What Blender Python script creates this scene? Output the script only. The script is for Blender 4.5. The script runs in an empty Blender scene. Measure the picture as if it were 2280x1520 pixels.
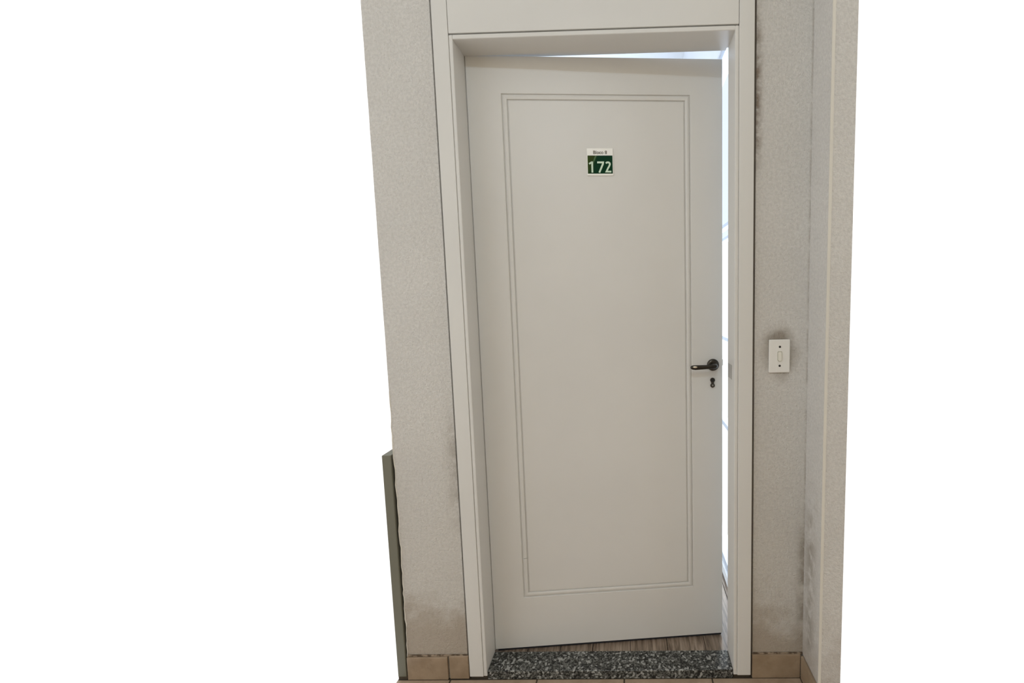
import bpy, bmesh, math, random
from mathutils import Vector, Matrix

random.seed(7)
sc = bpy.context.scene
C = sc.collection

# ------------------------------------------------------------------ camera
# solved from the door frame's lines; the photograph's optical centre is not
# the middle of the frame, hence the lens shift
F_PX, PPX, PPY = 996.49, 1384.0, 760.0
YAW, PITCH, ROLL = -0.0188, -0.0962, -0.0218
cam = bpy.data.objects.new('camera', bpy.data.cameras.new('camera'))
C.objects.link(cam)
cam.data.sensor_width = 36.0
cam.data.lens = F_PX / 2280.0 * 36.0
cam.data.shift_x = -(PPX - 1140.0) / 2280.0
cam.data.shift_y = (PPY - 760.0) / 2280.0
cam.data.clip_start = 0.01
fwd = Vector((math.sin(YAW) * math.cos(PITCH), math.cos(YAW) * math.cos(PITCH), math.sin(PITCH)))
right = Vector((math.cos(YAW), -math.sin(YAW), 0))
up = right.cross(fwd)
r2 = right * math.cos(ROLL) + up * math.sin(ROLL)
u2 = -right * math.sin(ROLL) + up * math.cos(ROLL)
m = Matrix((r2, u2, -fwd)).transposed().to_4x4()
m.translation = Vector((0.5212, -1.4443, 1.3056))
cam.matrix_world = m
sc.camera = cam

# ------------------------------------------------------------------ world, lights, exposure
w = bpy.data.worlds.new('world')
sc.world = w
w.use_nodes = True
bg = w.node_tree.nodes['Background']
bg.inputs['Color'].default_value = (1.0, 1.0, 1.0, 1)
bg.inputs['Strength'].default_value = 1.03

def light(name, kind, loc, energy, color, **kw):
    d = bpy.data.lights.new(name, kind)
    d.energy = energy
    d.color = color
    for k, v in kw.items():
        setattr(d, k, v)
    o = bpy.data.objects.new(name, d)
    o.location = loc
    C.objects.link(o)
    return o

# ceiling lamp of the corridor
light('corridor_lamp', 'POINT', (0.36, -2.50, 2.93), 23, (0.68, 0.84, 1.0), shadow_soft_size=0.03)
# daylight outside the glazed side of the inner room
o = light('window_daylight', 'AREA', (1.12, 1.28, 1.22), 58, (0.85, 0.91, 1.0), shape='RECTANGLE', size=2.0, size_y=2.4)
o.rotation_euler = (math.radians(90), 0, math.radians(90))

vs = sc.view_settings
vs.view_transform = 'Standard'
vs.look = 'None'
vs.exposure = 0.33
vs.gamma = 1.0
vs.use_curve_mapping = False

# ------------------------------------------------------------------ measures (metres; wall face is y = 0)
FACE = -0.012              # face of the frame
W = 0.856                  # clear width of the opening
D = 0.084                  # depth of the reveal up to the rebate
TOP = 2.10                 # clear height
XL, XR = -0.0602, 0.9142   # outer edges of the frame
FLOOR = -0.011
HINGE = (0.0015, 0.0860)
THETA = 0.0865
LEAF_W, LEAF_B, LEAF_T = 0.8542, 0.0235, 2.1030
WALL_L = -0.279            # left end of the wall
PIL_X, PIL_Y = 1.0947, -0.131
CEIL = 3.0

# ------------------------------------------------------------------ material helpers
class G:
    """small node-graph helper"""
    def __init__(self, name):
        self.m = bpy.data.materials.new(name)
        self.m.use_nodes = True
        self.t = self.m.node_tree
        self.b = self.t.nodes['Principled BSDF']
        self.pos = None
    def n(self, kind, **kw):
        nd = self.t.nodes.new(kind)
        for k, v in kw.items():
            setattr(nd, k, v)
        return nd
    def put(self, sock, v):
        if isinstance(v, bpy.types.NodeSocket):
            self.t.links.new(v, sock)
        elif isinstance(v, (tuple, list)):
            sock.default_value = (*v, 1)[:4] if sock.type == 'RGBA' else v
        else:
            sock.default_value = v
    def math(self, op, a, b=0.0, c=0.0, clamp=False):
        nd = self.n('ShaderNodeMath', operation=op, use_clamp=clamp)
        for i, v in enumerate((a, b, c)):
            self.put(nd.inputs[i], v)
        return nd.outputs[0]
    def add(self, a, b): return self.math('ADD', a, b)
    def mul(self, a, b): return self.math('MULTIPLY', a, b)
    def step(self, v, lo, hi):
        """0 at lo, 1 at hi, smooth between (lo may exceed hi)"""
        nd = self.n('ShaderNodeMapRange', interpolation_type='SMOOTHSTEP')
        self.put(nd.inputs['Value'], v)
        if lo < hi:
            vals = (lo, hi, 0.0, 1.0)
        else:
            vals = (hi, lo, 1.0, 0.0)
        for i, k in enumerate(('From Min', 'From Max', 'To Min', 'To Max')):
            nd.inputs[k].default_value = vals[i]
        return nd.outputs['Result']
    def coords(self):
        if self.pos is None:
            tc = self.n('ShaderNodeTexCoord')
            sp = self.n('ShaderNodeSeparateXYZ')
            self.t.links.new(tc.outputs['Object'], sp.inputs[0])
            self.pos = (tc.outputs['Object'], sp.outputs[0], sp.outputs[1], sp.outputs[2])
        return self.pos
    def noise(self, scale, detail=3.0, rough=0.55, stretch=None, dist=0.0):
        v = self.coords()[0]
        if stretch:
            mp = self.n('ShaderNodeMapping')
            mp.inputs['Scale'].default_value = stretch
            self.t.links.new(v, mp.inputs[0])
            v = mp.outputs[0]
        nd = self.n('ShaderNodeTexNoise')
        self.t.links.new(v, nd.inputs['Vector'])
        nd.inputs['Scale'].default_value = scale
        nd.inputs['Detail'].default_value = detail
        nd.inputs['Roughness'].default_value = rough
        nd.inputs['Distortion'].default_value = dist
        return nd.outputs['Fac']
    def mix(self, f, a, b):
        nd = self.n('ShaderNodeMix', data_type='RGBA')
        self.put(nd.inputs[0], f)
        self.put(nd.inputs[6], a)
        self.put(nd.inputs[7], b)
        return nd.outputs[2]
    def bump(self, h, strength, dist):
        nd = self.n('ShaderNodeBump')
        nd.inputs['Strength'].default_value = strength
        nd.inputs['Distance'].default_value = dist
        self.t.links.new(h, nd.inputs['Height'])
        self.t.links.new(nd.outputs[0], self.b.inputs['Normal'])
    def done(self, color, rough=0.5, metal=0.0, spec=0.5):
        self.put(self.b.inputs['Base Color'], color)
        self.put(self.b.inputs['Roughness'], rough)
        self.b.inputs['Metallic'].default_value = metal
        self.b.inputs['Specular IOR Level'].default_value = spec
        return self.m

def paint(name, col, rough=0.42, spec=0.35):
    g = G(name)
    a = g.noise(2.2, 3)
    f = g.noise(60, 2, stretch=(1, 1, 0.06))
    c = g.mix(g.step(a, 0.35, 0.7), col, tuple(x * 0.965 for x in col))
    g.bump(f, 0.06, 0.001)
    return g.done(c, rough, 0, spec)

def stucco(name, base, stains=()):
    g = G(name)
    _, x, y, z = g.coords()
    big = g.noise(3.0, 4)
    mid = g.noise(14.0, 5, 0.65)
    fine = g.noise(230.0, 3, 0.6)
    c = g.mix(g.step(big, 0.3, 0.75), base, tuple(v * 0.93 for v in base))
    speck = g.mul(g.step(g.noise(150.0, 2), 0.60, 0.74), 0.30)
    c = g.mix(speck, c, tuple(v * 0.62 for v in base))
    grain = g.step(g.noise(115.0, 3, 0.7), 0.36, 0.64)
    c = g.mix(g.mul(grain, 0.34), c, tuple(v * 0.66 for v in base))
    for kind, *a in stains:
        if kind == 'low':            # splashed brown dirt above the skirting
            z0, z1, amount, col = a
            zz = g.add(z, g.mul(g.add(mid, -0.5), 0.35))
            zz = g.add(zz, g.mul(g.add(big, -0.5), 0.45))
            f = g.mul(g.step(zz, z1, z0), amount)
        elif kind == 'halo':         # hand grime round a point (elliptic ring)
            cx, cz, rx, rz, amount, col = a
            dx = g.math('DIVIDE', g.add(x, -cx), rx)
            dz = g.math('DIVIDE', g.add(z, -cz), rz)
            rr = g.math('SQRT', g.add(g.mul(dx, dx), g.mul(dz, dz)))
            rr = g.add(rr, g.mul(g.add(mid, -0.5), 0.9))
            f = g.mul(g.step(rr, 1.0, 0.35), amount)
        elif kind == 'strip':        # grime along a vertical line x = cx (or y = cx)
            axis, cx, wd, z0, z1, amount, col = a
            ax = x if axis == 'x' else y
            dd = g.math('ABSOLUTE', g.add(ax, -cx))
            dd = g.add(dd, g.mul(g.add(mid, -0.5), wd * 1.6))
            f = g.mul(g.step(dd, wd, 0.0), g.step(z, z0, z0 + 0.12))
            f = g.mul(f, g.step(z, z1, z1 - 0.2))
            f = g.mul(g.mul(f, g.step(mid, 0.36, 0.62)), amount)
        c = g.mix(f, c, col)
    h = g.add(fine, g.mul(g.noise(90.0, 2), 0.8))
    g.bump(h, 0.7, 0.005)
    return g.done(c, 0.85, 0, 0.2)

BROWN = (0.31, 0.235, 0.162)
GRIME = (0.245, 0.205, 0.155)
WALLC = (0.70, 0.68, 0.645)
M = {}
M['wall'] = stucco('painted_stucco', WALLC, [
    ('low', 0.14, 0.34, 0.66, BROWN),
    ('low', 0.3, 1.15, 0.22, (0.42, 0.375, 0.30)),
    ('halo', 1.000, 1.120, 0.078, 0.108, 0.6, GRIME),
    ('halo', 1.004, 1.166, 0.055, 0.036, 0.6, GRIME),
    ('strip', 'x', 0.926, 0.026, 1.66, 2.24, 1.0, (0.19, 0.14, 0.10)),
    ('strip', 'x', -0.072, 0.05, 0.5, 1.0, 0.55, GRIME),
    ('strip', 'x', 1.0945, 0.009, 0.05, 2.6, 0.55, GRIME),
    ('strip', 'x', 1.088, 0.03, 0.05, 0.62, 0.8, GRIME),
])
M['pillar'] = stucco('painted_pillar_stucco', WALLC, [
    ('low', 0.02, 0.34, 0.55, BROWN),
    ('strip', 'y', -0.05, 0.08, 0.05, 0.75, 0.75, GRIME),
])
M['plaster_edge'] = paint('corner_paint', (0.70, 0.67, 0.60), 0.6)
M['paint'] = paint('cream_white_paint', (0.70, 0.69, 0.66))
M['frame'] = paint('frame_white_paint', (0.69, 0.68, 0.65))
M['olive'] = paint('olive_grey_paint', (0.17, 0.165, 0.125), 0.6)
M['ceiling'] = paint('white_ceiling_paint', (0.8, 0.8, 0.78), 0.9)
M['cream'] = paint('warm_cream_paint', (0.72, 0.61, 0.45), 0.9)
M['room'] = paint('white_room_paint', (0.86, 0.87, 0.88), 0.9)

def tile_mat(name, col, dark):
    g = G(name)
    oi = g.n('ShaderNodeObjectInfo')
    a = g.noise(18, 4)
    c = g.mix(g.step(a, 0.3, 0.75), col, dark)
    c = g.mix(g.mul(g.step(g.noise(55, 3), 0.55, 0.8), 0.35), c, tuple(v * 0.6 for v in dark))
    c = g.mix(g.mul(oi.outputs['Random'], 0.18), c, dark)
    return g.done(c, 0.45, 0, 0.4)
M['tile'] = tile_mat('beige_ceramic', (0.42, 0.315, 0.225), (0.33, 0.24, 0.165))
M['skirt'] = tile_mat('worn_beige_ceramic', (0.36, 0.27, 0.185), (0.255, 0.185, 0.12))
g = G('dirty_grout')
M['grout'] = g.done(g.mix(g.noise(40, 3), (0.045, 0.035, 0.02), (0.10, 0.075, 0.05)), 0.9)

g = G('brown_grout')
M['dirtgrout'] = g.done(g.mix(g.step(g.noise(70, 4), 0.4, 0.65), (0.09, 0.062, 0.038), (0.34, 0.26, 0.185)), 0.9)
g = G('brown_caulk_shade')
M['caulk_shade'] = g.done((0.15, 0.125, 0.095), 0.9)

g = G('speckled_granite')
v1 = g.n('ShaderNodeTexVoronoi'); g.t.links.new(g.coords()[0], v1.inputs['Vector']); v1.inputs['Scale'].default_value = 260
sepc = g.n('ShaderNodeSeparateColor'); g.t.links.new(v1.outputs['Color'], sepc.inputs[0])
v2 = g.n('ShaderNodeTexVoronoi'); g.t.links.new(g.coords()[0], v2.inputs['Vector']); v2.inputs['Scale'].default_value = 150
sepd = g.n('ShaderNodeSeparateColor'); g.t.links.new(v2.outputs['Color'], sepd.inputs[0])
c = g.mix(g.step(sepc.outputs[0], 0.25, 0.85), (0.020, 0.021, 0.019), (0.15, 0.15, 0.138))
c = g.mix(g.step(sepd.outputs[1], 0.72, 0.9), c, (0.33, 0.33, 0.31))
c = g.mix(g.step(sepd.outputs[2], 0.75, 0.9), c, (0.015, 0.015, 0.014))
M['granite'] = g.done(c, 0.38, 0, 0.3)

g = G('brown_wood')
oi = g.n('ShaderNodeObjectInfo')
gr = g.noise(9, 5, 0.6, stretch=(9, 0.7, 1), dist=0.6)
c = g.mix(g.step(gr, 0.3, 0.72), (0.115, 0.078, 0.052), (0.40, 0.31, 0.235))
c = g.mix(g.mul(oi.outputs['Random'], 0.5), c, (0.13, 0.10, 0.075))
M['wood'] = g.done(c, 0.28, 0, 0.5)

g = G('dark_bronze')
M['metal'] = g.done(g.mix(g.noise(80, 3), (0.045, 0.04, 0.033), (0.10, 0.09, 0.075)), 0.25, 0.9)
g = G('bronze_tip_highlight')        # highlight near the lever's tip painted into the colour
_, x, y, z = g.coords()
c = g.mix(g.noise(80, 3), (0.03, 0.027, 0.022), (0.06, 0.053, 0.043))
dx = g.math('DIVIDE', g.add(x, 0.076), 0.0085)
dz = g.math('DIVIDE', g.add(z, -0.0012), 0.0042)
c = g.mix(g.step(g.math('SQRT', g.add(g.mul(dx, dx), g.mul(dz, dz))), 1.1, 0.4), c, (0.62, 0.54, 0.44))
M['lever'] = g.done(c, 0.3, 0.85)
g = G('black_slot'); M['black'] = g.done((0.012, 0.011, 0.010), 0.7)
g = G('steel'); M['steel'] = g.done((0.36, 0.35, 0.33), 0.35, 1.0)
g = G('grimy_strike'); M['strike'] = g.done((0.42, 0.41, 0.385), 0.5)
g = G('underdoor_shade'); M['underdoor_shade'] = g.done((0.012, 0.013, 0.018), 0.8)  # near-black that stands for the shadow under the door
M['plastic'] = paint('white_plastic', (0.80, 0.79, 0.755), 0.35, 0.4)
M['rocker'] = paint('cream_plastic', (0.78, 0.765, 0.69), 0.3, 0.4)
M['recess'] = paint('dark_cream_plastic', (0.30, 0.295, 0.23), 0.5)  # darker tone round the rocker
g = G('screw_dark'); M['screw'] = g.done((0.03, 0.03, 0.028), 0.4, 0.6)
M['signwhite'] = paint('sign_white', (0.90, 0.89, 0.84), 0.3)
g = G('sign_green_print')
_, x, y, z = g.coords()
d = g.add(x, g.mul(z, -0.42))
c = g.mix(g.step(d, -0.052, -0.030), (0.034, 0.058, 0.012), (0.003, 0.036, 0.014))
band = g.mul(g.step(d, -0.046, -0.041), g.step(d, -0.037, -0.041))
c = g.mix(g.mul(band, g.step(z, 0.025, 0.06)), c, (0.10, 0.18, 0.085))
M['signgreen'] = g.done(c, 0.6, 0, 0.1)
g = G('sign_number_print'); M['signnum'] = g.done((0.60, 0.74, 0.58), 0.4)
g = G('sign_text_print'); M['signtext'] = g.done((0.09, 0.08, 0.06), 0.6, 0, 0.1)
g = G('window_white_metal'); M['winmetal'] = g.done((0.55, 0.60, 0.68), 0.4)

def glass(name, tint, clear):
    g = G(name)
    tr = g.n('ShaderNodeBsdfTransparent'); tr.inputs[0].default_value = (*tint, 1)
    gl = g.n('ShaderNodeBsdfGlossy'); gl.inputs['Roughness'].default_value = 0.02
    mx = g.n('ShaderNodeMixShader'); mx.inputs[0].default_value = 1 - clear
    g.t.links.new(tr.outputs[0], mx.inputs[1]); g.t.links.new(gl.outputs[0], mx.inputs[2])
    g.t.links.new(mx.outputs[0], g.t.nodes['Material Output'].inputs[0])
    return g.m
M['glass'] = glass('clear_glass', (0.96, 0.98, 0.98), 0.93)
M['bluelit_glass'] = glass('blue_daylight_glass', (0.83, 0.875, 0.945), 0.97)  # tint stands in for bluish daylight on the upper wall

# ------------------------------------------------------------------ mesh helpers
def link(name, bm, mat, parent=None, smooth=False, base=None):
    """bm is in world (or parent-local) coordinates; base = parent's world origin to subtract"""
    if base is not None:
        bmesh.ops.translate(bm, verts=bm.verts, vec=-Vector(base))
    bmesh.ops.recalc_face_normals(bm, faces=bm.faces)
    me = bpy.data.meshes.new(name)
    bm.to_mesh(me); bm.free()
    if smooth:
        for p in me.polygons: p.use_smooth = True
    me.materials.append(mat)
    o = bpy.data.objects.new(name, me)
    C.objects.link(o)
    if parent: o.parent = parent
    return o

def bx(x0, x1, y0, y1, z0, z1, bev=0.0, seg=2, bm=None):
    b = bmesh.new()
    bmesh.ops.create_cube(b, size=1.0)
    for v in b.verts:
        v.co = Vector((x0 + (v.co.x + .5) * (x1 - x0), y0 + (v.co.y + .5) * (y1 - y0), z0 + (v.co.z + .5) * (z1 - z0)))
    if bev:
        bmesh.ops.bevel(b, geom=b.edges[:], offset=bev, segments=seg, affect='EDGES', profile=0.5)
    return b

def prism(poly, axis, a, b_):
    """extrude a 2-D outline: axis 'z' -> poly is (x,y); 'x' -> (y,z); 'y' -> (x,z)"""
    bm = bmesh.new()
    def P(p, t):
        return {'z': (p[0], p[1], t), 'x': (t, p[0], p[1]), 'y': (p[0], t, p[1])}[axis]
    lo = [bm.verts.new(P(p, a)) for p in poly]
    hi = [bm.verts.new(P(p, b_)) for p in poly]
    bm.faces.new(lo); bm.faces.new(hi[::-1])
    n = len(poly)
    for i in range(n):
        bm.faces.new((lo[i], lo[(i + 1) % n], hi[(i + 1) % n], hi[i]))
    return bm

def empty(name, loc, rz=0.0, parent=None):
    o = bpy.data.objects.new(name, None)
    o.empty_display_size = 0.05
    C.objects.link(o)
    o.location = loc
    o.rotation_euler = (0, 0, rz)
    if parent: o.parent = parent
    return o

def tag(o, label, cat=None, kind=None, group=None):
    o['label'] = label
    if cat: o['category'] = cat
    if kind: o['kind'] = kind
    if group: o['group'] = group
    return o

# ------------------------------------------------------------------ the corridor
# back wall with the doorway; its left end is a broken, chipped plaster edge
GAP = 0.009
pts = []
zz = FLOOR
while zz < CEIL:
    pts.append((WALL_L + random.uniform(-0.0022, 0.0022) * (1 if zz < 0.95 else 0.15) - (0.004 if zz < 0.5 else 0) * (0.5 - zz), zz))
    zz += random.uniform(0.012, 0.03)
bm = bmesh.new()
# left pier (ragged edge), right pier, lintel: three closed prisms sharing one surface
for poly in (pts + [(WALL_L, CEIL), (XL - GAP, CEIL), (XL - GAP, FLOOR)],
             [(XR + GAP, FLOOR), (XR + GAP, CEIL), (PIL_X + 0.02, CEIL), (PIL_X + 0.02, FLOOR)],
             [(XL - GAP, 2.5), (XL - GAP, CEIL), (XR + GAP, CEIL), (XR + GAP, 2.5)]):
    t = prism(poly, 'y', 0.0, 0.125)
    me = bpy.data.meshes.new('tmp'); t.to_mesh(me); t.free(); bm.from_mesh(me); bpy.data.meshes.remove(me)
wall = link('wall_back', bm, M['wall'])
tag(wall, 'stained off-white stucco wall around the white door frame', 'wall', 'structure')

# lighter worn paint line along the broken left edge
bm = bmesh.new()
ring = []
for (px, pz) in [q for q in pts if q[1] < 1.02]:
    wdt = random.uniform(0.0015, 0.0045)
    ring.append((px, pz, wdt))
for k in range(len(ring) - 1):
    (a, z0, w0), (b, z1, w1) = ring[k], ring[k + 1]
    q = [(a, -0.0012, z0), (a + w0, -0.0006, z0), (b + w1, -0.0006, z1), (b, -0.0012, z1), (a, 0.004, z0), (a + w0, 0.004, z0), (b + w1, 0.004, z1), (b, 0.004, z1)]
    vv = [bm.verts.new(c_) for c_ in q]
    for f in ((0, 1, 2, 3), (7, 6, 5, 4), (0, 4, 5, 1), (1, 5, 6, 2), (2, 6, 7, 3), (3, 7, 4, 0)):
        bm.faces.new([vv[i] for i in f])
link('chipped_edge', bm, M['plaster_edge'], wall)

# projecting pillar on the right: return face and front face
pil = link('wall_right', bx(PIL_X, 1.163, PIL_Y, 0.0, FLOOR, CEIL), M['pillar'])
tag(pil, 'off-white stucco pillar projecting at the right of the light switch', 'pillar', 'structure')
bm = prism([(PIL_X - 0.0012, PIL_Y + 0.003), (PIL_X - 0.0016, PIL_Y - 0.0012), (PIL_X + 0.0065, PIL_Y - 0.0018), (PIL_X + 0.0075, PIL_Y + 0.001)], 'z', FLOOR, CEIL)
link('corner_bead', bm, M['plaster_edge'], pil)

# neighbouring olive door post at the far left
post = empty('trim_2', (-0.30, 0.03, 0))
tag(post, 'dull olive painted post beyond the chipped left wall edge', 'post', 'structure')
base = (-0.30, 0.03, 0)
link('post', bx(-0.316, -0.2855, -0.007, 0.07, 0.0, 0.80, 0.002), M['olive'], post, base=base)
link('plinth', bx(-0.316, -0.2845, -0.004, 0.07, FLOOR, 0.0), M['grout'], post, base=base)

# tiled floor of the corridor: grout bed + tiles
bm = bx(-0.318, 1.163, -0.3128, 0.140, -0.08, FLOOR - 0.0025)
t = bx(-1.5, 2.30, -3.1, -0.3128, -0.08, FLOOR - 0.0025)
me = bpy.data.meshes.new('tmp'); t.to_mesh(me); t.free(); bm.from_mesh(me); bpy.data.meshes.remove(me)
bed = link('floor', bm, M['grout'])
tag(bed, 'beige ceramic tile floor with dark grout in the corridor', 'floor', 'structure')
P = 0.3043
tile_me = None
for i in range(-6, 8):
    x0 = 0.1738 + P * (i - 0) + 0.0025
    for j in range(0, 10):
        y1 = -0.0085 - P * j
        x1 = x0 + P - 0.005
        a0, a1 = (max(x0, -0.318), min(x1, 1.163)) if j == 0 else (max(x0, -1.5), min(x1, 2.30))
        if a1 - a0 < 0.02: continue
        if tile_me is None or abs((a1 - a0) - (P - 0.005)) > 1e-4:
            o = link('tile', bx(a0, a1, y1 - P + 0.005, y1, FLOOR - 0.006, FLOOR, 0.0012, 1), M['tile'], bed, base=((a0 + a1) / 2, y1, FLOOR))
            if abs((a1 - a0) - (P - 0.005)) < 1e-4: tile_me = o.data
        else:
            o = bpy.data.objects.new('tile', tile_me); C.objects.link(o); o.parent = bed
        o.location = ((a0 + a1) / 2, y1, FLOOR)

# skirting tiles
def skirting(name, label, tiles, loc):
    e = empty(name, loc)
    tag(e, label, 'skirting', 'structure')
    for b in tiles:
        link('tile', b, M['skirt'], e, base=loc)
    return e
skirting('baseboard_left', 'two worn beige skirting tiles left of the door frame',
         [bx(-0.2805, -0.1375, -0.0095, -0.0005, FLOOR + 0.001, 0.073, 0.0018),
          bx(-0.1315, XL - 0.004, -0.0085, -0.0005, FLOOR + 0.003, 0.0765, 0.0022)], (-0.17, 0, FLOOR))
skirting('baseboard_right', 'beige skirting tiles turning the corner below the light switch',
         [bx(XR + 0.006, PIL_X - 0.010, -0.0095, -0.0005, FLOOR + 0.001, 0.075, 0.0015),
          bx(PIL_X - 0.0095, PIL_X - 0.0005, PIL_Y + 0.004, -0.0105, FLOOR + 0.001, 0.073, 0.0015),
          bx(PIL_X - 0.004, 1.163, PIL_Y - 0.0095, PIL_Y - 0.0005, FLOOR + 0.001, 0.060, 0.0015)], (1.0, 0, FLOOR))

for (xa, xb, nm) in ((-0.2795, XL - 0.010, 'baseboard_left'), (XR + 0.010, PIL_X - 0.001, 'baseboard_right')):
    bl = bpy.data.objects[nm]
    link('grout_line', bx(xa, xb, -0.0042, 0.0, 0.0725, 0.0795, 0.0015), M['dirtgrout'], bl, base=bl.location)
# ceiling and opposite wall of the corridor; unseen right-hand wall added to cut ambient light
o = link('ceiling', bx(-1.5, 2.36, -3.1, 0.0, CEIL, CEIL + 0.06), M['ceiling'])
tag(o, 'plain white ceiling above the corridor', 'ceiling', 'structure')
o = link('wall_front', bx(-1.5, 2.36, -3.2, -3.1, FLOOR, CEIL), M['cream'])
tag(o, 'plain pale wall across the corridor from the door', 'wall', 'structure')
o = link('added_side_wall', bx(2.30, 2.36, -3.1, -1.0, FLOOR, CEIL), M['cream'])
tag(o, 'plain pale side wall added out of view right of the pillar', 'wall', 'structure')

# ------------------------------------------------------------------ door frame
fr = empty('trim_1', (W / 2, 0, 0))
tag(fr, 'cream white wooden door frame with grooved inner bead', 'door frame', 'structure')
fb = (W / 2, 0, 0)
FT = 2.50
GX = 0.0115           # centre of the groove between flat face and bead
# flat faces of the stiles
link('stile', bx(XL, -GX - 0.001, FACE, 0.02, 0.0035, FT, 0.0012), M['frame'], fr, base=fb)
link('stile', bx(W + GX + 0.001, XR, FACE, 0.02, 0.0035, FT, 0.0012), M['frame'], fr, base=fb)
# panel over the door
link('overdoor_panel', bx(-GX + 0.0005, W + GX - 0.0005, FACE - 0.0003, 0.02, TOP + 0.0165, FT, 0.001), M['frame'], fr, base=fb)
# beads
link('bead', bx(-GX + 0.001, -0.0002, FACE + 0.0012, 0.02, 0.014, TOP + 0.0130, 0.0018), M['frame'], fr, base=fb)
link('bead', bx(W + 0.0002, W + GX - 0.001, FACE + 0.0012, 0.02, 0.018, TOP + 0.0130, 0.0018), M['frame'], fr, base=fb)
link('bead', bx(-0.0002, W + 0.0002, FACE + 0.0012, 0.02, TOP + 0.0002, TOP + 0.0130, 0.0018), M['frame'], fr, base=fb)
# jambs with the rebate that the leaf closes into
jl = [(0.0, FACE + 0.003), (0.0, D), (-0.012, D), (-0.012, 0.125), (-0.050, 0.125), (-0.050, 0.016), (-0.012, 0.016), (-0.012, FACE + 0.003)]
link('jamb', prism(jl, 'z', 0.004, TOP + 0.012), M['frame'], fr, base=fb)
jr = [(W - a, b) for a, b in jl]
link('jamb', prism(jr, 'z', 0.004, TOP + 0.012), M['frame'], fr, base=fb)
DH = 0.0855
hd = [(FACE + 0.003, TOP), (DH, TOP), (DH, TOP + 0.012), (0.125, TOP + 0.012), (0.125, TOP + 0.05), (0.016, TOP + 0.05), (0.016, TOP + 0.012), (FACE + 0.003, TOP + 0.012)]
link('head_jamb', prism(hd, 'x', -0.0005, W + 0.0005), M['frame'], fr, base=fb)
# carcass behind the over-door panel
link('backing', bx(XL + 0.002, XR - 0.002, 0.021, 0.12, TOP + 0.055, FT), M['frame'], fr, base=fb)
# strips coloured dark for the shade in the gap between frame and plaster
link('gap_shadow_strip', bx(XL - GAP, XL, 0.010, 0.12, FLOOR, FT), M['caulk_shade'], fr, base=fb)
link('gap_shadow_strip', bx(XR, XR + GAP, 0.006, 0.12, FLOOR, FT), M['caulk_shade'], fr, base=fb)

link('gap_block', bx(XL + 0.001, -0.002, 0.0, 0.12, FLOOR - 0.002, 0.0036), M['grout'], fr, base=fb)  # added dark blocks for the gap under the frame; they stop light showing through
link('gap_block', bx(W + 0.002, XR - 0.001, 0.0, 0.12, FLOOR - 0.002, 0.0036), M['grout'], fr, base=fb)
link('strike_plate', bx(W - 0.0008, W + 0.002, 0.022, D - 0.004, 1.030, 1.078, 0.0003, 1), M['strike'], fr, base=fb)
# added strip that keeps light from leaking through the hinge-side joint
link('leak_strip', prism([(-0.012, D + 0.002), (0.0008, D + 0.003), (-0.0020, 0.119), (-0.012, 0.119)], 'z', 0.02, TOP + 0.011), M['frame'], fr, base=fb)

# granite threshold
th = link('threshold', bx(-0.0005 + 0.001, W - 0.001, -0.0065, D - 0.003, FLOOR - 0.0024, 0.0195, 0.003, 3), M['granite'], base=(W / 2, D / 2, FLOOR))
th.location = (W / 2, D / 2, FLOOR)
tag(th, 'dark speckled granite threshold slab under the door', 'threshold', 'structure')

# ------------------------------------------------------------------ door leaf
door = empty('door_1', (HINGE[0], HINGE[1], LEAF_B), THETA)
tag(door, 'white single-panel door standing slightly ajar, numbered 172', 'door', 'structure')
H = LEAF_T - LEAF_B
T = 0.035
u0, u1 = 0.1140 - 0.0024, 0.7404 + 0.0024
v0, v1 = 0.2218 - LEAF_B - 0.0024, 1.9832 - LEAF_B + 0.0024
PD = 0.0045
bm = bmesh.new()
def ringv(a0, a1, b0, b1, y):
    return [bm.verts.new(p) for p in ((a0, y, b0), (a1, y, b0), (a1, y, b1), (a0, y, b1))]
R0 = ringv(0, LEAF_W, 0, H, T)
R1 = ringv(0, LEAF_W, 0, H, 0.0012)
R1b = ringv(0.0012, LEAF_W - 0.0012, 0.0012, H - 0.0012, 0)
R2a = ringv(u0 - 0.0012, u1 + 0.0012, v0 - 0.0012, v1 + 0.0012, 0)
R2 = ringv(u0, u1, v0, v1, 0.0010)
R3 = ringv(u0 + 0.0008, u1 - 0.0008, v0 + 0.0008, v1 - 0.0008, PD)
bm.faces.new(R0)
for A, B in ((R0, R1), (R1, R1b), (R1b, R2a), (R2a, R2), (R2, R3)):
    for i in range(4):
        bm.faces.new((A[i], A[(i + 1) % 4], B[(i + 1) % 4], B[i]))
bm.faces.new(R3)
leaf = link('leaf', bm, M['paint'], door)

# mitred mouldings set in the groove: bottom, right, top, left (left in two lengths)
gout, mwid, gin = 0.0048, 0.0130, 0.0048
a0, a1, b0, b1 = u0 + gout, u1 - gout, v0 + gout, v1 - gout
def moulding(p, q, inn):
    """p -> q along the outer edge, inn = inward direction; mitred ends"""
    p, q, inn = Vector(p), Vector(q), Vector(inn)
    t = (q - p).normalized()
    prof = [(0.0, PD), (0.0, 0.0012), (0.0016, -0.0002), (mwid * 0.5, -0.0009), (mwid - 0.0016, -0.0002), (mwid, 0.0012), (mwid, PD)]
    b = bmesh.new()
    ends = []
    for e, s in ((p, 1), (q, -1)):
        rw = []
        for (k, y) in prof:
            c_ = e + inn * k + t * (k * s if e.length >= 0 and mit[s] else 0)
            rw.append(b.verts.new((c_.x, y, c_.y)))
        ends.append(rw)
    n = len(prof)
    for i in range(n):
        b.faces.new((ends[0][i], ends[0][(i + 1) % n], ends[1][(i + 1) % n], ends[1][i]))
    b.faces.new(ends[0]); b.faces.new(ends[1][::-1])
    return b
mit = {1: True, -1: True}
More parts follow.
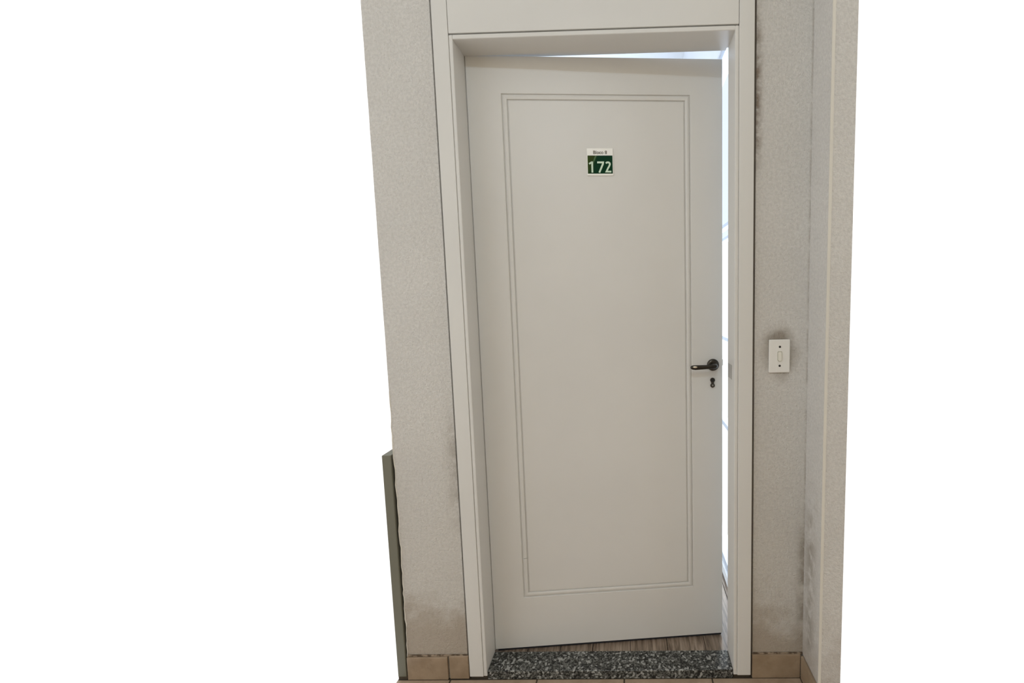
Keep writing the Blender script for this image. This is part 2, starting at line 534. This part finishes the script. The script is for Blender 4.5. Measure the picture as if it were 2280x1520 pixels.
link('moulding', moulding((a0, b0), (a1, b0), (0, 1)), M['paint'], leaf)
link('moulding', moulding((a1, b0), (a1, b1), (-1, 0)), M['paint'], leaf)
link('moulding', moulding((a1, b1), (a0, b1), (0, -1)), M['paint'], leaf)
zs = 0.3703 - LEAF_B
mit = {1: True, -1: False}
link('moulding', moulding((a0, b1), (a0, zs + 0.0010), (1, 0)), M['paint'], leaf)
mit = {1: False, -1: True}
link('moulding', moulding((a0, zs - 0.0010), (a0, b0), (1, 0)), M['paint'], leaf)
k = gout + mwid + gin
link('panel', bx(u0 + k, u1 - k, 0.0004, PD, v0 + k, v1 - k, 0.0012, 2), M['paint'], leaf)
link('bottom_shade_strip', bx(0.01, LEAF_W - 0.004, 0.003, T - 0.006, -0.0075, 0.0), M['underdoor_shade'], door)  # dark strip in place of the shadow below the leaf

# lever handle: rose, neck, lever ; v is towards the corridor at negative y
def lathe(prof, n=28, axis='y'):
    b = bmesh.new()
    rows = []
    for (r, t) in prof:
        rows.append([b.verts.new((r * math.cos(2 * math.pi * i / n), t, r * math.sin(2 * math.pi * i / n))) for i in range(n)])
    for A, B in zip(rows[:-1], rows[1:]):
        for i in range(n):
            b.faces.new((A[i], A[(i + 1) % n], B[(i + 1) % n], B[i]))
    b.faces.new(rows[0]); b.faces.new(rows[-1][::-1])
    return b

def loft(sections, n=16):
    """sections: (centre, half-width a along axis A, half-height b along z, A vector)"""
    b = bmesh.new()
    rows = []
    for (c_, a, h_, A) in sections:
        c_, A = Vector(c_), Vector(A)
        rows.append([b.verts.new(c_ + A * (a * math.cos(2 * math.pi * i / n)) + Vector((0, 0, 1)) * (h_ * math.sin(2 * math.pi * i / n))) for i in range(n)])
    for A_, B_ in zip(rows[:-1], rows[1:]):
        for i in range(n):
            b.faces.new((A_[i], A_[(i + 1) % n], B_[(i + 1) % n], B_[i]))
    b.faces.new(rows[0]); b.faces.new(rows[-1][::-1])
    return b

hu, hz = 0.8190, 1.0605 - LEAF_B
hand = empty('lever_handle', (hu, 0, hz), 0, door)
hand['label'] = 'dark bronze lever handle on a round rose'
link('rose', lathe([(0.0, 0.001), (0.0215, 0.001), (0.0215, -0.005), (0.0195, -0.0085), (0.0120, -0.0095), (0.0, -0.0095)][1:-1]), M['metal'], hand, True)
lev = []
# neck straight out, then a bend and the blade sweeping left with a slightly swollen tip
for (x, y, dz, a, hh, A) in [(0, -0.006, 0, 0.0105, 0.0105, (1, 0, 0)), (0, -0.026, 0, 0.0095, 0.0095, (1, 0, 0)),
                             (-0.001, -0.034, 0, 0.0100, 0.0092, (1, -0.35, 0)), (-0.007, -0.043, 0, 0.0095, 0.0088, (0.75, -0.75, 0)),
                             (-0.016, -0.047, 0.0, 0.0075, 0.0082, (0.2, -1, 0)), (-0.035, -0.047, -0.0004, 0.0062, 0.0075, (0, -1, 0)),
                             (-0.058, -0.046, -0.0010, 0.0060, 0.0080, (0, -1, 0)), (-0.074, -0.045, -0.0012, 0.0062, 0.0084, (0, -1, 0)),
                             (-0.084, -0.0445, -0.0008, 0.0058, 0.0074, (0, -1, 0)), (-0.0895, -0.044, -0.0004, 0.0040, 0.0050, (0, -1, 0)),
                             (-0.0912, -0.044, -0.0004, 0.0015, 0.0020, (0, -1, 0))]:
    lev.append(((x, y, dz), a, hh, Vector(A).normalized()))
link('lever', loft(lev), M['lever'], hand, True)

# euro-profile lock cylinder below it
cyl = empty('lock_cylinder', (0.8175, 0, 0.9955 - LEAF_B), 0, door)
cyl['label'] = 'dark keyhole cylinder below the handle'
body = []
for i in range(25):
    a = math.radians(-55 + (290) * i / 24)
    body.append((0.0085 * math.cos(a), 0.0095 + 0.0085 * math.sin(a)))
body += [(-0.0046, -0.004), (-0.0072, -0.0065)]
for i in range(13):
    a = math.radians(180 + 180 * i / 12)
    body.append((0.0078 * math.cos(a), -0.0105 + 0.0072 * math.sin(a)))
body += [(0.0072, -0.0065), (0.0046, -0.004)]
link('cylinder_body', prism(body, 'y', 0.002, -0.0045), M['metal'], cyl)
link('plug', lathe([(0.0062, -0.002), (0.0062, -0.0052), (0.0055, -0.0056)], 20).copy() if False else (lambda b: (bmesh.ops.translate(b, verts=b.verts, vec=(0, 0, 0.0095)), b)[1])(lathe([(0.0062, -0.002), (0.0062, -0.0052), (0.0055, -0.0056)], 20)), M['black'], cyl)
link('retaining_screw', (lambda b: (bmesh.ops.translate(b, verts=b.verts, vec=(0, 0, -0.0095)), b)[1])(lathe([(0.0034, -0.002), (0.0034, -0.0052), (0.0028, -0.0056)], 16)), M['steel'], cyl)
# latch bolt and its plate in the edge of the leaf
lt = empty('latch', (LEAF_W, T / 2, 1.068 - LEAF_B), 0, door)
link('faceplate', bx(-0.001, 0.0008, -0.010, 0.010, -0.10, 0.03), M['steel'], lt)
link('bolt', prism([(0.0, 0.008), (0.0, -0.014), (0.003, -0.014), (0.006, 0.006)], 'z', -0.011, 0.011), M['plastic'], lt)

# ------------------------------------------------------------------ number sign on the door
def on_door(u, v, z):
    c_, s_ = math.cos(THETA), math.sin(THETA)
    return (HINGE[0] + u * c_ - v * s_, HINGE[1] + u * s_ + v * c_, z)
SU, SZ = 0.4322, 1.7215
sign = empty('number_sign', on_door(SU, 0.0003, SZ), THETA)
tag(sign, 'small green and white plate reading 172 on the door panel', 'sign')
link('plate', bx(-0.0440, 0.0440, -0.0030, 0.0, 0.0, 0.0895, 0.0008), M['signwhite'], sign)
link('green_field', bx(-0.0420, 0.0420, -0.0036, -0.0028, 0.0065, 0.0655), M['signgreen'], sign)

def stroke(path, wd, y, th=0.0006):
    """flat ribbon of constant width along a 2-D path, mitred"""
    b = bmesh.new()
    pts_ = [Vector(p) for p in path]
    L, R_ = [], []
    for i, p in enumerate(pts_):
        d0 = (pts_[i] - pts_[i - 1]).normalized() if i else None
        d1 = (pts_[i + 1] - pts_[i]).normalized() if i < len(pts_) - 1 else None
        if d0 is None: d0 = d1
        if d1 is None: d1 = d0
        t = (d0 + d1).normalized()
        nrm = Vector((-t.y, t.x))
        sc_ = 1.0 / max(0.55, nrm.dot(Vector((-d0.y, d0.x))))
        L.append(p + nrm * wd / 2 * sc_); R_.append(p - nrm * wd / 2 * sc_)
    rows = []
    for l, r in zip(L, R_):
        rows.append([b.verts.new((l.x, y, l.y)), b.verts.new((r.x, y, r.y)), b.verts.new((r.x, y + th, r.y)), b.verts.new((l.x, y + th, l.y))])
    for A, B in zip(rows[:-1], rows[1:]):
        for i in range(4):
            b.faces.new((A[i], A[(i + 1) % 4], B[(i + 1) % 4], B[i]))
    b.faces.new(rows[0]); b.faces.new(rows[-1][::-1])
    return b
zb, hh = 0.0095, 0.0365
sw = 0.0062
one = [(-0.0355, zb + hh * 0.80), (-0.0272, zb + hh * 0.93), (-0.0262, zb + hh * 0.93), (-0.0262, zb)]
link('digit', stroke([(-0.0372, zb + hh * 0.78), (-0.0275, zb + hh * 0.955)], 0.0056, -0.0041), M['signnum'], sign)
link('digit', bx(-0.0300, -0.0240, -0.0041, -0.0035, zb, zb + hh), M['signnum'], sign)
link('digit', stroke([(-0.0100, zb + hh - 0.003), (0.0100, zb + hh - 0.003), (0.0092, zb + hh * 0.78), (-0.0035, zb)], 0.0060, -0.0041), M['signnum'], sign)
two = [(0.0195, zb + hh * 0.83), (0.0220, zb + hh * 0.90), (0.0255, zb + hh * 0.92), (0.0295, zb + hh * 0.905), (0.0325, zb + hh * 0.83), (0.0328, zb + hh * 0.73), (0.0305, zb + hh * 0.58),
       (0.0265, zb + hh * 0.40), (0.0205, zb + 0.0032), (0.0375, zb + 0.0030)]
link('digit', stroke(two, 0.0058, -0.0041), M['signnum'], sign)

def text_mesh(txt, size, mat, parent, loc, extr=0.0002):
    cu = bpy.data.curves.new('lettering', 'FONT')
    cu.body = txt; cu.size = size; cu.extrude = extr; cu.align_x = 'CENTER'; cu.offset = 0.00022
    to = bpy.data.objects.new('tmp_text', cu)
    C.objects.link(to)
    bpy.context.view_layer.update()
    me = bpy.data.meshes.new_from_object(to.evaluated_get(bpy.context.evaluated_depsgraph_get()))
    bpy.data.objects.remove(to)
    me.materials.clear(); me.materials.append(mat)
    o_ = bpy.data.objects.new('lettering', me)
    C.objects.link(o_)
    o_.parent = parent
    o_.location = loc
    o_.rotation_euler = (math.radians(90), 0, 0)
    return o_
text_mesh('Bloco 8', 0.0152, M['signtext'], sign, (0.0005, -0.0032, 0.0708))

# ------------------------------------------------------------------ light switch
sx, szb = 1.0015, 1.0555
swi = empty('light_switch', (sx, -0.0003, szb))
tag(swi, 'white rectangular light switch on the stained wall by the frame', 'light switch')
SH, SWD = 0.1075, 0.0335
link('plate', bx(-SWD, SWD, -0.0075, 0.0, 0, SH, 0.0028, 3), M['plastic'], swi)
for z_ in (0.0225, 0.0840):
    sc_o = link('screw', (lambda b: (bmesh.ops.translate(b, verts=b.verts, vec=(0.0003, 0, z_)), b)[1])(lathe([(0.0036, -0.006), (0.0036, -0.0080), (0.0027, -0.0086)], 18)), M['screw'], swi)
    link('slot', bx(-0.0022, 0.0028, -0.0089, -0.0080, z_ - 0.0004, z_ + 0.0004), M['black'], sc_o)
# rocker in a rounded surround
def pill(wd, h0, h1, n=10):
    r = wd / 2
    p = [(-r + 0.002, h1), (-r, h1 - 0.002)] + [(r * math.cos(math.radians(180 + 180 * i / n)), h0 + r + r * math.sin(math.radians(180 + 180 * i / n))) for i in range(n + 1)] + [(r, h1 - 0.002), (r - 0.002, h1)]
    return p
link('surround', prism(pill(0.0172, 0.0345, 0.0705), 'y', -0.0070, -0.0086), M['rocker'], swi)
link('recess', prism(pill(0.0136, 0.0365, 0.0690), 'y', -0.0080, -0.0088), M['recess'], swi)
rp = pill(0.0112, 0.0378, 0.0678)
b = prism(rp, 'y', -0.0080, -0.0105)
for v in b.verts:                     # tilt: the lower half stands proud
    if v.co.y < -0.0100: v.co.y -= (0.053 - v.co.z) * 0.07
link('rocker', b, M['rocker'], swi)

# ------------------------------------------------------------------ inner room behind the door
RX0, RX1, RY1 = -0.30, 0.935, 2.6
rf = link('floor_room', bx(RX0, RX1 + 0.04, 0.141, RY1, -0.08, 0.0035), M['grout'])
tag(rf, 'brown wooden plank floor glimpsed beneath the door', 'floor', 'structure')
px = RX0
edges_x = [-0.30, -0.161, -0.021, 0.119, 0.239, 0.3595, 0.4995, 0.6385, 0.7785, 0.9185]
plank = None
for i in range(len(edges_x)):
    xa = edges_x[i] + 0.001
    xb = (edges_x[i + 1] if i + 1 < len(edges_x) else RX1 + 0.04) - 0.001
    ya = D - 0.0025
    for j, L in enumerate((0.9 + 0.23 * ((i * 37) % 5) / 5, 3.0)):
        yb = min(ya + L, RY1)
        link('plank', bx(xa, xb, ya + 0.001, yb - 0.001, 0.004, 0.0125, 0.0008, 1), M['wood'], rf)
        ya = yb
o = link('ceiling_room', bx(RX0 - 0.08, RX1 + 0.1, 0.125, RY1 + 0.08, CEIL - 0.02, CEIL + 0.06), M['room'])
tag(o, 'bright white ceiling seen through the gap above the door', 'ceiling', 'structure')
o = link('wall_room_left', bx(RX0 - 0.01, RX0, 0.125, RY1, -0.08, CEIL - 0.02), M['room'])
tag(o, 'white left wall of the room behind the door', 'wall', 'structure')
o = link('wall_room_far', bx(RX0 - 0.01, RX1 + 0.1, RY1, RY1 + 0.08, -0.08, CEIL - 0.02), M['room'])
tag(o, 'white far wall of the room behind the door', 'wall', 'structure')
# side wall: pier beside the frame, low kerb, lintel ; the rest is glazing
bm = bmesh.new()
WY0, WY1, WZ0, WZ1 = 0.335, 2.25, 0.055, 2.36
for a in ((RX1, RX1 + 0.08, 0.125, WY0, -0.08, CEIL - 0.02), (RX1, RX1 + 0.08, WY1, RY1, -0.08, CEIL - 0.02),
          (RX1, RX1 + 0.08, WY0, WY1, WZ1, CEIL - 0.02), (RX1, RX1 + 0.08, WY0, WY1, -0.08, WZ0)):
    t = bx(*a)
    me = bpy.data.meshes.new('tmp'); t.to_mesh(me); t.free(); bm.from_mesh(me); bpy.data.meshes.remove(me)
o = link('wall_room_right', bm, M['room'])
tag(o, 'white side wall around the bright window behind the door', 'wall', 'structure')
win = empty('window_1', (RX1 + 0.03, (WY0 + WY1) / 2, WZ0))
tag(win, 'sunlit barred window glimpsed through the gap beside the door', 'window', 'structure')
wb = (RX1 + 0.03, (WY0 + WY1) / 2, WZ0)
fx0, fx1 = RX1 + 0.005, RX1 + 0.045
ycuts = [WY0, 1.0, 1.6, WY1]
for i, yc in enumerate(ycuts):
    a, b_ = (yc, yc + 0.04) if i == 0 else ((yc - 0.04, yc) if i == 3 else (yc - 0.02, yc + 0.02))
    link('mullion', bx(fx0, fx1, a, b_, WZ0, WZ1, 0.003), M['winmetal'], win, base=wb)
zc = [(WZ0, WZ0 + 0.03), (0.712, 0.734), (1.108, 1.124), (1.550, 1.562), (1.606, 1.620), (WZ1 - 0.03, WZ1)]
for (z0, z1) in zc:
    for i in range(3):
        link('glazing_bar', bx(fx0 + 0.004, fx1 - 0.004, ycuts[i] + (0.04 if i == 0 else 0.02), ycuts[i + 1] - (0.04 if i == 2 else 0.02), z0, z1, 0.002, 1), M['winmetal'], win, base=wb)
for k in range(5):
    for i in range(3):
        link('pane', bx(fx0 + 0.018, fx0 + 0.022, ycuts[i] + 0.02, ycuts[i + 1] - 0.02, zc[k][1] - 0.004, zc[k + 1][0] + 0.004), M['bluelit_glass'] if k >= 3 else M['glass'], win, base=wb)
